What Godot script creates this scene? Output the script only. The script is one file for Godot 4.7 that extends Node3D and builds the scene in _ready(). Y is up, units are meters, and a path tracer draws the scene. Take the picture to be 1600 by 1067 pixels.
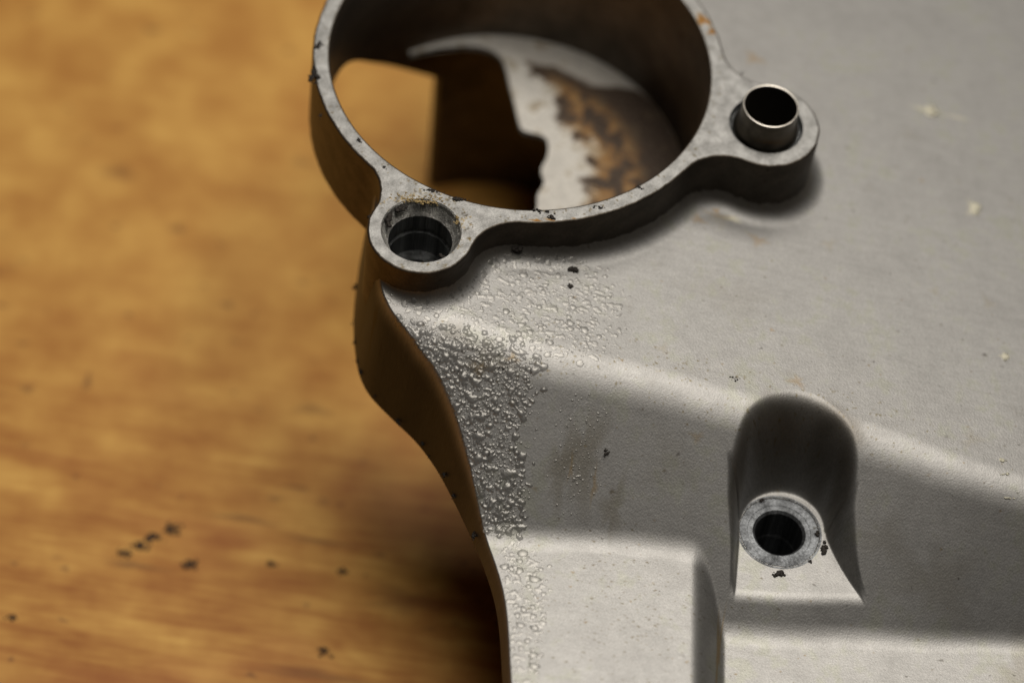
extends Node3D
# Close-up of a cast aluminium engine cover lying on a wooden bench top.
# All working lengths below are millimetres; MM turns them into metres.
const MM := 0.001
const RC := Vector2(-4.7, -43.8)      # axis of the round bore (x, z)
const RI := 27.75                     # bore radius
const RO := 30.2                      # outer radius of the bore's rim
const RTOP := 62.0                    # height of the machined rim face
const LB := Vector2(-14.6, -9.9)      # left bolt boss
const RB := Vector2(31.7, -38.35)     # right bolt boss
const LBR := 7.45
const RBR := 7.8
const FIL := 7.0                      # fillet between rim and bosses
const HB := 37.5                      # floor of the bolt recess
const BH := Vector2(40.9, 14.25)      # bolt hole in the recess
const U0 := Vector2(-40, -92)         # the cast body's texture covers this plan area
const USZ := 146.0

var rng := RandomNumberGenerator.new()
var M := {}

# ---------------------------------------------------------------- helpers
func smin(a: float, b: float, k: float) -> float:
	var h := maxf(k - absf(a - b), 0.0) / k
	return minf(a, b) - h * h * k * 0.25

func smax(a: float, b: float, k: float) -> float:
	return -smin(-a, -b, k)

func table(xs: PackedFloat32Array, ys: PackedFloat32Array, x: float) -> float:
	var n := xs.size()
	if x <= xs[0]: return ys[0]
	if x >= xs[n - 1]: return ys[n - 1]
	var i := 0
	while x > xs[i + 1]: i += 1
	var h := xs[i + 1] - xs[i]
	var t := (x - xs[i]) / h
	var s := (ys[i + 1] - ys[i]) / h
	var m0 := s
	var m1 := s
	if i > 0: m0 = 0.5 * (s + (ys[i] - ys[i - 1]) / (xs[i] - xs[i - 1]))
	if i < n - 2: m1 = 0.5 * (s + (ys[i + 2] - ys[i + 1]) / (xs[i + 2] - xs[i + 1]))
	var t2 := t * t
	var t3 := t2 * t
	return (2 * t3 - 3 * t2 + 1) * ys[i] + (t3 - 2 * t2 + t) * h * m0 + (-2 * t3 + 3 * t2) * ys[i + 1] + (t3 - t2) * h * m1

func make_mesh(v: PackedVector3Array, n: PackedVector3Array, uv: PackedVector2Array, idx: PackedInt32Array, mat: Material, col := PackedColorArray()) -> ArrayMesh:
	for t in range(0, idx.size(), 3):
		var a := idx[t]
		var b := idx[t + 1]
		var c := idx[t + 2]
		if (v[c] - v[a]).cross(v[b] - v[a]).dot(n[a] + n[b] + n[c]) < 0.0:
			idx[t + 1] = c
			idx[t + 2] = b
	var arr := []
	arr.resize(Mesh.ARRAY_MAX)
	arr[Mesh.ARRAY_VERTEX] = v
	arr[Mesh.ARRAY_NORMAL] = n
	if uv.size() == v.size():
		arr[Mesh.ARRAY_TEX_UV] = uv
	if col.size() == v.size():
		arr[Mesh.ARRAY_COLOR] = col
	arr[Mesh.ARRAY_INDEX] = idx
	var m := ArrayMesh.new()
	m.add_surface_from_arrays(Mesh.PRIMITIVE_TRIANGLES, arr)
	m.surface_set_material(0, mat)
	return m

class Buf:
	var v := PackedVector3Array()
	var n := PackedVector3Array()
	var uv := PackedVector2Array()
	var idx := PackedInt32Array()

func uv_of(p: Vector3) -> Vector2:
	return Vector2((p.x - U0.x) / USZ, (p.z - U0.y) / USZ)

# rows of points with normals -> quads; closed joins the last column with the first
func strip(b: Buf, rows: Array, norms: Array, closed := true, plan_uv := false) -> void:
	var w: int = rows[0].size()
	var base := b.v.size()
	for i in rows.size():
		for j in w:
			var p: Vector3 = rows[i][j]
			b.v.append(p * MM)
			b.n.append(norms[i][j])
			b.uv.append(uv_of(p) if plan_uv else Vector2((p.x + p.z * 0.35 - U0.x) / USZ, (p.y * 1.0 + p.z * 0.2) / USZ))
	var last := w if closed else w - 1
	for i in rows.size() - 1:
		for j in last:
			var k := (j + 1) % w
			var a := base + i * w + j
			var c := base + i * w + k
			b.idx.append_array(PackedInt32Array([a, c, a + w, c, c + w, a + w]))

# a turned shape round a vertical axis: profile points are (radius, height)
func lathe(b: Buf, c: Vector2, prof: Array, seg := 72) -> void:
	for i in prof.size() - 1:
		var p: Vector2 = prof[i]
		var q: Vector2 = prof[i + 1]
		var d := (q - p).normalized()
		var nn := Vector2(-d.y, d.x)
		var r0 := []
		var r1 := []
		var n0 := []
		for s in seg:
			var a := TAU * s / seg
			var e := Vector3(cos(a), 0, sin(a))
			r0.append(Vector3(c.x, p.y, c.y) + e * p.x)
			r1.append(Vector3(c.x, q.y, c.y) + e * q.x)
			n0.append(e * nn.x + Vector3.UP * nn.y)
		strip(b, [r0, r1], [n0, n0], true, true)

func part(called: String, b: Buf, mat: Material, parent: Node) -> MeshInstance3D:
	var o := MeshInstance3D.new()
	o.name = called
	o.mesh = make_mesh(b.v, b.n, b.uv, b.idx, mat)
	parent.add_child(o, true)
	return o

func tag(o: Node, label: String, category := "", group := "", kind := "") -> void:
	if label: o.set_meta("label", label)
	if category: o.set_meta("category", category)
	if group: o.set_meta("group", group)
	if kind: o.set_meta("kind", kind)

# ---------------------------------------------------------------- shape of the casting
const RZX := [-32.0, -18.0, -9.0, 3.0, 18.0, 32.0, 50.0, 64.0, 73.0, 112.0]
const RZY := [-1.0, 0.0, 1.0, 2.9, 3.3, 4.5, 5.0, 7.4, 8.4, 12.5]
const SLX := [-32.0, 30.0, 45.0, 58.0, 76.0, 112.0]
const SLY := [0.69, 0.69, 0.67, 0.72, 0.82, 0.9]
const XBZ := [-60.0, -27.8, -22.8, -18.0, -12.2, -5.4, -2.0, 0.9, 4.2, 7.4, 11.2, 15.1, 20.9, 25.6, 32.4, 43.6, 60.0]
const WSZZ := [-12.0, -5.0, 0.0, 4.0, 9.0, 60.0]
const WSLO := [14.0, 12.0, 11.5, 11.0, 10.0, 9.0]
const XBX := [-20.0, -23.6, -24.0, -23.9, -23.4, -22.0, -20.8, -18.9, -15.3, -11.5, -8.2, -5.6, -2.2, 0.3, 3.1, 5.4, 8.0]
var rzx := PackedFloat32Array(RZX)
var rzy := PackedFloat32Array(RZY)
var slx := PackedFloat32Array(SLX)
var sly := PackedFloat32Array(SLY)
var xbz := PackedFloat32Array(XBZ)
var xbx := PackedFloat32Array(XBX)
var wsz := PackedFloat32Array(WSZZ)
var wsl := PackedFloat32Array(WSLO)
var fillets := []                     # [centre, direction to the rim's axis, direction to the boss]

func make_fillets() -> void:
	for k in 2:
		var c: Vector2 = (LB if k == 0 else RB) - RC
		var r := LBR if k == 0 else RBR
		var d := c.length()
		var p := RO + FIL
		var q := r + FIL
		var al := acos((p * p + d * d - q * q) / (2.0 * p * d))
		for s in [-1.0, 1.0]:
			var f := RC + Vector2.from_angle(c.angle() + s * al) * p
			fillets.append([f, (RC - f).normalized(), (RC + c - f).normalized(), c.angle() + s * al, c.angle(), s, r])

# plan distance from the outline of rim and bosses, positive outside
func ring_d(p: Vector2) -> float:
	for f in fillets:
		var e: Vector2 = p - f[0]
		var l := e.length()
		if l < FIL + 3.0 and l > 0.01:
			var a: Vector2 = f[1]
			var b: Vector2 = f[2]
			var s := signf(a.cross(b))
			if a.cross(e) * s >= 0.0 and e.cross(b) * s >= 0.0:
				return FIL - l
	return minf(p.distance_to(RC) - RO, minf(p.distance_to(LB) - LBR, p.distance_to(RB) - RBR))

func recess_d(x: float, z: float) -> float:
	var circle := Vector2(x - 41.3, z - 13.4).length() - 6.15
	var wedge := maxf(maxf(35.1 - x, (x - 47.5 - 0.36 * (z - 13.3) - 0.022 * (z - 13.3) * (z - 13.3)) * 0.85), 13.4 - z)
	return smin(circle, wedge, 0.6)

func left_edge(z: float) -> float:
	return table(xbz, xbx, z)

func height(x: float, z: float, xb: float, slope: float) -> float:
	var top := 54.8 - 0.1 * x                  # the outer face falls gently to the right
	var s1 := top - table(slx, sly, x) * (z - table(rzx, rzy, x))
	var f := smin(top, s1, 2.2)
	var xe := 33.3 + (z - 25.0) * 0.07
	var ledge := smax(smin(40.0, 34.0 + 2.4 * (xe + 0.35 - x), 6.0), 34.0, 2.2)
	f = smax(f, ledge, 1.3)
	if x > 26.0 and x < 62.0 and z > -10.0 and z < 40.0:
		var d := recess_d(x, z)
		var away := Vector2(x - 41.3, z - 13.4).normalized()
		var side := maxf(away.x, 0.0)
		var back := maxf(-away.y, 0.0)
		var steep := lerpf(lerpf(5.0, 5.4, side * side), 2.5, back * sqrt(back))
		var pocket := HB + smax(0.0, d * steep, 1.5) - 0.37
		f = smin(f, pocket, (1.5 + 4.8 * clampf(d * 2.0, 0.0, 1.0)) * (1.0 - 0.55 * smoothstep(14.0, 22.0, z)))
	f = smin(f, 36.0 + slope * (x - xb), 6.5 - 3.3 * smoothstep(12.0, 24.0, z))
	if z < 4.0:
		var d2 := ring_d(Vector2(x, z))
		var r := lerpf(1.3, 3.2, clampf((x - xb - 1.0) / 9.0, 0.0, 1.0))
		if d2 < r - 0.22:
			var q := r - clampf(d2 + 0.22, 0.0, r)
			f += r - sqrt(maxf(0.0, r * r - q * q))
	return f

# where the steep flank ends and the drops may begin
func crease(z: float) -> float:
	var dx := left_edge(z + 0.5) - left_edge(z - 0.5)
	return left_edge(z) + (21.0 - 14.0 * smoothstep(4.0, 24.0, z)) / table(wsz, wsl, z) * sqrt(1.0 + dx * dx)

func surf(x: float, z: float) -> float:
	var xb := left_edge(z)
	var dx := (left_edge(z + 0.5) - left_edge(z - 0.5))
	return height(x, z, xb, table(wsz, wsl, z) / sqrt(1.0 + dx * dx))

func steps(marks: Array) -> PackedFloat32Array:
	var out := PackedFloat32Array()
	for i in marks.size() - 1:
		var a: float = marks[i][0]
		var b: float = marks[i + 1][0]
		var n := int(ceil((b - a) / marks[i][1]))
		for k in n:
			out.append(lerpf(a, b, float(k) / n))
	out.append(marks[-1][0])
	return out

func make_body(cover: Node3D) -> void:
	var cols := steps([[-24.0, 0.1], [-18.0, 0.25], [29.0, 0.17], [55.0, 0.45], [112.0, 1.0]])
	var rows := steps([[-90.0, 1.2], [-62.0, 0.5], [-22.0, 0.25], [-4.0, 0.17], [34.0, 0.3], [54.0, 1.0]])
	var w := cols.size()
	var h := rows.size()
	var v := PackedVector3Array()
	var nrm := PackedVector3Array()
	var uv := PackedVector2Array()
	var keep := PackedByteArray()
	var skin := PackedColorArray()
	skin.resize(w * h)
	v.resize(w * h)
	nrm.resize(w * h)
	uv.resize(w * h)
	keep.resize(w * h)
	for i in h:
		var z := rows[i]
		var xb := left_edge(z)
		var dx := left_edge(z + 0.5) - left_edge(z - 0.5)
		var sl := table(wsz, wsl, z) / sqrt(1.0 + dx * dx)
		for j in w:
			var wt := clampf(1.0 - (cols[j] + 24.0) / 46.0, 0.0, 1.0)
			wt = wt * wt * (3.0 - 2.0 * wt)
			var x := cols[j] + (xb + 24.0) * wt
			var p := Vector2(x, z)
			var d := ring_d(p) if z < 0.0 else 9.0
			var ok := d > -0.9 and p.distance_to(BH) > 5.5
			keep[i * w + j] = 1 if ok else 0
			var y := 53.0
			if ok:
				y = height(x, z, xb, sl)
			v[i * w + j] = Vector3(x, y, z)
			# vertex colour turns the flank darker and slightly bluer, up to the crease
			var flank_mix := 1.0 - smoothstep(0.1, 3.6, 36.0 + sl * (x - xb) - y)
			var tone := lerpf(1.0, 0.15 + 0.2 * smoothstep(14.0, 26.0, z), flank_mix)
			skin[i * w + j] = Color(tone * lerpf(1.0, 0.88, flank_mix), tone, tone * lerpf(1.0, 1.25, flank_mix))
			uv[i * w + j] = Vector2((x - U0.x) / USZ, (z - U0.y) / USZ)
	for i in h:
		for j in w:
			var k := i * w + j
			var a := v[k + 1] if j < w - 1 else v[k]
			var b := v[k - 1] if j > 0 else v[k]
			var c := v[k + w] if i < h - 1 else v[k]
			var d := v[k - w] if i > 0 else v[k]
			nrm[k] = (c - d).cross(a - b).normalized()
	var idx := PackedInt32Array()
	for i in h - 1:
		for j in w - 1:
			var k := i * w + j
			if keep[k] and keep[k + 1] and keep[k + w] and keep[k + w + 1]:
				idx.append_array(PackedInt32Array([k, k + 1, k + w, k + 1, k + w + 1, k + w]))
	for k in w * h:
		v[k] *= MM
	var o := MeshInstance3D.new()
	o.name = "cast_body"
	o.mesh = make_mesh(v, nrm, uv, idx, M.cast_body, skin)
	cover.add_child(o, true)
	# rolled underside of the open left edge
	var b := Buf.new()
	var r0 := []
	var r1 := []
	var r2 := []
	var n0 := []
	var n2 := []
	for i in range(0, 160):
		var z := -24.0 + i * 0.48
		var dx := left_edge(z + 0.5) - left_edge(z - 0.5)
		var nn := Vector3(-1, 0, dx).normalized()
		var p := Vector3(left_edge(z), 36.0, z)
		r0.append(p)
		r1.append(p - nn * 2.6)
		r2.append(p - nn * 2.6 + Vector3(0, 2.5, 0))
		n0.append(Vector3.DOWN)
		n2.append(-nn)
	strip(b, [r0, r1], [n0, n0], false)
	strip(b, [r1, r2], [n2, n2], false)
	part("lower_edge", b, M.wall, cover)

# ---------------------------------------------------------------- rim, bore, bosses
func ring_outline() -> Array:
	# points with outward normals, counter-clockwise in (x, z) angle
	var pts := []
	var nor := []
	var fs := fillets.duplicate()
	fs.sort_custom(func(a, b): return fposmod(a[3], TAU) < fposmod(b[3], TAU))
	# order by angle from just past the right boss: right(+), left(-), left(+), right(-)
	var rp: Array
	var rm: Array
	var lp: Array
	var lm: Array
	lm = fillets[0]
	lp = fillets[1]
	rm = fillets[2]
	rp = fillets[3]
	var seq := [["rim", rp[3], lm[3]], ["fin", lm, -1], ["boss", LB, LBR, lm, lp], ["fin", lp, 1], ["rim", lp[3], rm[3] + TAU], ["fin", rm, -1], ["boss", RB, RBR, rm, rp], ["fin", rp, 1]]
	for s in seq:
		if s[0] == "rim":
			var n := int(ceil((s[2] - s[1]) * RO / 0.35))
			for k in n:
				var a: float = lerpf(s[1], s[2], float(k) / n)
				nor.append(Vector2.from_angle(a))
				pts.append(RC + nor[-1] * RO)
		elif s[0] == "fin":
			var f: Array = s[1]
			var a0: float = f[1].angle() if s[2] < 0 else f[2].angle()
			var a1: float = f[2].angle() if s[2] < 0 else f[1].angle()
			var d := wrapf(a1 - a0, -PI, PI)
			var n := int(ceil(absf(d) * FIL / 0.3))
			for k in n:
				var e := Vector2.from_angle(a0 + d * k / n)
				pts.append(f[0] + e * FIL)
				nor.append(-e)
		else:
			var c: Vector2 = s[1]
			var a0: float = (-s[3][2]).angle()
			var a1: float = (-s[4][2]).angle()
			var d := fposmod(a1 - a0, TAU)
			var n := int(ceil(d * s[2] / 0.25))
			for k in n:
				var e := Vector2.from_angle(a0 + d * k / n)
				pts.append(c + e * s[2])
				nor.append(e)
	# filed edge: not quite true
	var f := FastNoiseLite.new()
	f.seed = 3
	f.frequency = 0.5
	for i in pts.size():
		pts[i] += nor[i] * (0.10 * f.get_noise_2dv(pts[i]) + 0.05 * f.get_noise_2dv(pts[i] * 4.0))
	return [pts, nor]

const BTA := [-180.0, -167.0, -160.6, -154.0, -149.0, -141.0, -135.0, -127.0, -117.2]
const BTY := [48.0, 47.0, 45.7, 43.2, 40.8, 37.3, 34.7, 31.3, 27.6]
var bta := PackedFloat32Array(BTA)
var bty := PackedFloat32Array(BTY)

func wall_bottom(a: float) -> float:
	var d := rad_to_deg(wrapf(a, -PI, PI))
	if d <= -117.2: return table(bta, bty, d)
	if d < -8.0: return 0.0
	if d < 108.0: return 36.0
	return 48.0

func v3(p: Vector2, y: float) -> Vector3:
	return Vector3(p.x, y, p.y)

func make_ring(cover: Node3D) -> void:
	var o := ring_outline()
	var pts: Array = o[0]
	var nor: Array = o[1]
	var n := pts.size()
	var bev := 0.3
	var b := Buf.new()
	# machined face, left open over the two bosses' sockets
	var sub := 44
	var grid := []
	var rows := []
	for t in sub + 1:
		var row := []
		for i in n:
			var q: Vector2 = pts[i] - nor[i] * bev
			var inner := RC + (q - RC).normalized() * (RI + bev)
			var p := inner.lerp(q, float(t) / sub)
			row.append(p)
		grid.append(row)
	var base := 0
	for t in sub + 1:
		for i in n:
			b.v.append(v3(grid[t][i], RTOP) * MM)
			b.n.append(Vector3.UP)
			b.uv.append(uv_of(v3(grid[t][i], RTOP)))
	for t in sub:
		for i in n:
			var k := (i + 1) % n
			var hit := false
			for q in [grid[t][i], grid[t][k], grid[t + 1][i], grid[t + 1][k]]:
				if q.distance_to(LB) < 5.75 or q.distance_to(RB) < 5.55:
					hit = true
			if hit:
				continue
			var a := t * n + i
			var c := t * n + k
			b.idx.append_array(PackedInt32Array([a, c, a + n, c, c + n, a + n]))
	# flat collars that close the face up to the sockets' lips
	lathe(b, LB, [Vector2(6.3, RTOP + 0.004), Vector2(5.6, RTOP + 0.004)])
	lathe(b, RB, [Vector2(6.1, RTOP + 0.004), Vector2(5.4, RTOP + 0.004)])
	# the lathe's normals point up or down by direction: force them up
	for i in b.n.size():
		b.n[i] = Vector3.UP
	var ring_face := part("machined_rim_face", b, M.machined, cover)
	# outer wall with a small rounded edge
	b = Buf.new()
	var rr := []
	var nn := []
	for t in 4:
		var a := PI / 2 * t / 3.0
		var row := []
		var nrow := []
		for i in n:
			row.append(v3(pts[i] - nor[i] * bev * (1.0 - sin(a)), RTOP - bev * (1.0 - cos(a))))
			nrow.append(v3(nor[i] * sin(a), cos(a)))
		rr.append(row)
		nn.append(nrow)
	for t in 8:
		var row := []
		var nrow := []
		for i in n:
			var ang: float = (pts[i] - RC).angle()
			var yb := wall_bottom(ang)
			row.append(v3(pts[i] + nor[i] * 0.02 * t, lerpf(RTOP - bev, yb, (t + 1) / 8.0)))
			nrow.append(v3(nor[i], 0.03).normalized())
		rr.append(row)
		nn.append(nrow)
	strip(b, rr, nn)
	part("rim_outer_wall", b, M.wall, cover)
	# bore
	b = Buf.new()
	rr = []
	nn = []
	var m := 360
	for t in 3:
		var a := PI / 2 * t / 2.0
		var row := []
		var nrow := []
		for i in m:
			var e := Vector2.from_angle(TAU * i / m)
			row.append(v3(RC + e * (RI + bev * (1.0 - sin(a))), RTOP - bev * (1.0 - cos(a))))
			nrow.append(v3(-e * sin(a), cos(a)))
		rr.append(row)
		nn.append(nrow)
	for t in 6:
		var row := []
		var nrow := []
		for i in m:
			var e := Vector2.from_angle(TAU * i / m)
			row.append(v3(RC + e * RI, lerpf(RTOP - bev, wall_bottom(TAU * i / m), (t + 1) / 6.0)))
			nrow.append(v3(-e, 0.0))
		rr.append(row)
		nn.append(nrow)
	strip(b, rr, nn)
	# edge under the wall
	var e0 := []
	var e1 := []
	var en := []
	for i in m:
		var e := Vector2.from_angle(TAU * i / m)
		var y := wall_bottom(TAU * i / m)
		e0.append(v3(RC + e * RI, y))
		e1.append(v3(RC + e * RO, y))
		en.append(Vector3.DOWN)
	strip(b, [e0, e1], [en, en])
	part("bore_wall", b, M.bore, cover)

func make_floor(cover: Node3D) -> void:
	# shelf inside the bore with its cut-out
	var cut := [Vector2(-22.5, -64.5), Vector2(-19.7, -66.0), Vector2(-16.8, -67.2), Vector2(-13.9, -68.0), Vector2(-10.8, -68.0), Vector2(-8.6, -66.9), Vector2(-7.3, -64.7), Vector2(-6.1, -60.8), Vector2(-4.7, -56.4), Vector2(-3.4, -52.6), Vector2(-1.8, -52.0), Vector2(0.1, -51.7), Vector2(1.1, -50.2), Vector2(1.2, -47.6), Vector2(0.6, -44.9), Vector2(1.3, -42.4), Vector2(0.6, -39.8), Vector2(0.8, -36.6), Vector2(0.7, -25.0), Vector2(1.0, -16.5)]
	var smooth := []
	for i in cut.size() - 1:
		var a: Vector2 = cut[maxi(i - 1, 0)]
		var d: Vector2 = cut[mini(i + 2, cut.size() - 1)]
		for k in 5:
			smooth.append(cut[i].cubic_interpolate(cut[i + 1], a, d, k / 5.0))
	smooth.append(cut[-1])
	var a0: float = (smooth[-1] - RC).angle()
	var a1: float = (smooth[0] - RC).angle()
	var poly := PackedVector2Array(smooth)
	var d := -fposmod(a0 - a1, TAU)
	for k in 121:
		poly.append(RC + Vector2.from_angle(a0 + d * k / 120.0) * (RI + 0.4))
	var tri := Geometry2D.triangulate_polygon(poly)
	var b := Buf.new()
	for p in poly:
		b.v.append(v3(p, 37.0) * MM)
		b.n.append(Vector3.UP)
		b.uv.append((p - RC) / 60.0 + Vector2(0.5, 0.5))
	for p in poly:
		b.v.append(v3(p, 36.1) * MM)
		b.n.append(Vector3.DOWN)
		b.uv.append((p - RC) / 60.0 + Vector2(0.5, 0.5))
	b.idx.append_array(tri)
	for t in tri:
		b.idx.append(t + poly.size())
	var shelf := part("bore_shelf", b, M.shelf, cover)
	b = Buf.new()
	var r := [[], [], []]
	var nn := [[], [], []]
	for i in smooth.size():
		var t: Vector2 = (smooth[mini(i + 1, smooth.size() - 1)] - smooth[maxi(i - 1, 0)]).normalized()
		var side := Vector2(-t.y, t.x)
		r[0].append(v3(smooth[i], 37.0))
		r[1].append(v3(smooth[i] - side * 0.2, 36.8))
		r[2].append(v3(smooth[i] - side * 0.7, 36.1))
		nn[0].append(v3(side, 1.0).normalized())
		nn[1].append(v3(side, 0.2).normalized())
		nn[2].append(v3(side, 0.0))
	strip(b, r, nn, false)
	part("cutout_edge", b, M.bore, shelf)

func make_sockets(cover: Node3D) -> void:
	var b := Buf.new()
	lathe(b, LB, [Vector2(5.62, RTOP + 0.004), Vector2(5.45, 61.75), Vector2(5.35, 61.2), Vector2(4.8, 60.1), Vector2(4.45, 59.6)])
	flip_lathe(b)
	part("socket_chamfer", b, M.chamfer, cover)
	b = Buf.new()
	lathe(b, LB, [Vector2(4.45, 59.6), Vector2(4.4, 57.2), Vector2(4.65, 56.9), Vector2(4.65, 56.2), Vector2(4.35, 55.9), Vector2(4.35, 52.0), Vector2(4.0, 51.6), Vector2(3.0, 51.5), Vector2(2.9, 44.0), Vector2(0.01, 43.8)])
	flip_lathe(b)
	part("bolt_socket", b, M.socket, cover)
	b = Buf.new()
	lathe(b, RB, [Vector2(5.42, RTOP + 0.004), Vector2(5.3, 61.7), Vector2(5.2, 60.9), Vector2(4.3, 60.8), Vector2(4.2, 58.0)])
	flip_lathe(b)
	part("dowel_seat", b, M.socket, cover)
	b = Buf.new()
	var f := 37.13
	lathe(b, BH, [Vector2(6.0, f + 0.02), Vector2(5.75, f + 0.03), Vector2(5.6, f - 0.12), Vector2(4.5, f - 0.14), Vector2(4.45, f - 0.22), Vector2(3.75, f - 0.22), Vector2(3.4, f - 0.6), Vector2(3.35, f - 6.0), Vector2(3.2, f - 6.3), Vector2(3.2, f - 20.0), Vector2(0.01, f - 20.2)])
	flip_lathe(b)
	var hole := part("bolt_hole", b, M.spot, cover)

# normals of a hole's profile must point up and to the axis
func flip_lathe(b: Buf) -> void:
	for i in b.n.size():
		if b.n[i].y < -0.001:
			b.n[i] = -b.n[i]

func make_dowel() -> void:
	var t := Node3D.new()
	t.name = "locating_dowel"
	add_child(t, true)
	t.position = Vector3(RB.x, 60.8, RB.y) * MM
	tag(t, "hollow steel locating dowel standing in the right boss of the rim", "dowel")
	var b := Buf.new()
	var outer := [Vector2(4.75, 0.0), Vector2(4.75, 0.9), Vector2(4.6, 1.4), Vector2(4.22, 2.2), Vector2(4.12, 3.0), Vector2(4.1, 5.1), Vector2(4.08, 5.2)]
	var inner := [Vector2(3.78, 5.2), Vector2(3.74, -14.0), Vector2(0.01, -14.1)]
	lathe2(b, outer, false)
	part("sleeve", b, M.steel, t)
	b = Buf.new()
	lathe2(b, [Vector2(4.08, 5.2), Vector2(4.04, 5.32), Vector2(3.95, 5.36), Vector2(3.84, 5.34), Vector2(3.79, 5.28), Vector2(3.78, 5.2)], false)
	for i in b.n.size():
		b.n[i] = (b.n[i] + Vector3.UP * 0.6).normalized()
	part("sleeve_lip", b, M.bright, t)
	b = Buf.new()
	lathe2(b, inner, true)
	part("sleeve_bore", b, M.sleeve_in, t)

func lathe2(b: Buf, prof: Array, inward: bool) -> void:
	# smooth turned profile
	var seg := 72
	var rows := []
	var norms := []
	for i in prof.size():
		var d: Vector2 = (prof[mini(i + 1, prof.size() - 1)] - prof[maxi(i - 1, 0)]).normalized()
		var nn := Vector2(d.y, -d.x)
		if inward and nn.x > 0.0 or not inward and nn.x < 0.0 and nn.y < 0.0: nn = -nn
		var row := []
		var nr := []
		for s in seg:
			var e := Vector2.from_angle(TAU * s / seg)
			row.append(v3(e * prof[i].x, prof[i].y))
			nr.append(v3(e * nn.x, nn.y))
		rows.append(row)
		norms.append(nr)
	strip(b, rows, norms)

# ---------------------------------------------------------------- textures
func noise_bytes(size: int, freq: float, octaves: int, sd: int, stretch := Vector2.ONE) -> PackedByteArray:
	var f := FastNoiseLite.new()
	f.noise_type = FastNoiseLite.TYPE_SIMPLEX_SMOOTH
	f.seed = sd
	f.frequency = freq
	f.fractal_octaves = octaves
	var w := int(size / stretch.x)
	var h := int(size / stretch.y)
	var im := f.get_image(w, h, false, false, true)
	if w != size or h != size:
		im.resize(size, size, Image.INTERPOLATE_CUBIC)
	im.convert(Image.FORMAT_L8)
	return im.get_data()

# white grain, softened by enlarging it
func grain_bytes(size: int, cells: int) -> PackedByteArray:
	var d := PackedByteArray()
	d.resize(cells * cells)
	for i in cells * cells:
		d[i] = (rng.randi() & 127) + (rng.randi() & 127)
	var im := Image.create_from_data(cells, cells, false, Image.FORMAT_L8, d)
	if cells != size:
		im.resize(size, size, Image.INTERPOLATE_CUBIC)
	return im.get_data()

func stamp(d: PackedByteArray, w: int, c: Vector2, r: Vector2, turn: float, col: Color, alpha: float, edge := 0.5, rough := 0.35) -> void:
	var ph := rng.randf() * TAU
	var ph2 := rng.randf() * TAU
	var big := int(ceil(maxf(r.x, r.y) * 1.5))
	var cs := cos(turn)
	var sn := sin(turn)
	for y in range(maxi(0, int(c.y) - big), mini(w, int(c.y) + big + 1)):
		for x in range(maxi(0, int(c.x) - big), mini(w, int(c.x) + big + 1)):
			var e := Vector2(x - c.x, y - c.y)
			var q := Vector2((e.x * cs + e.y * sn) / r.x, (-e.x * sn + e.y * cs) / r.y)
			var l := q.length()
			if l > 1.5:
				continue
			var a := q.angle()
			l /= 1.0 + rough * (0.6 * sin(3.0 * a + ph) + 0.4 * sin(7.0 * a + ph2))
			var t := alpha * (1.0 - smoothstep(1.0 - edge, 1.0, l))
			if t <= 0.003:
				continue
			var k := (y * w + x) * 3
			d[k] = int(lerpf(d[k], col.r8, t))
			d[k + 1] = int(lerpf(d[k + 1], col.g8, t))
			d[k + 2] = int(lerpf(d[k + 2], col.b8, t))

func tex(d: PackedByteArray, w: int) -> ImageTexture:
	return ImageTexture.create_from_image(Image.create_from_data(w, w, false, Image.FORMAT_RGB8, d))

func px(p: Vector2, w: int) -> Vector2:
	return (p - U0) / USZ * w

const CW := 1536

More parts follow.
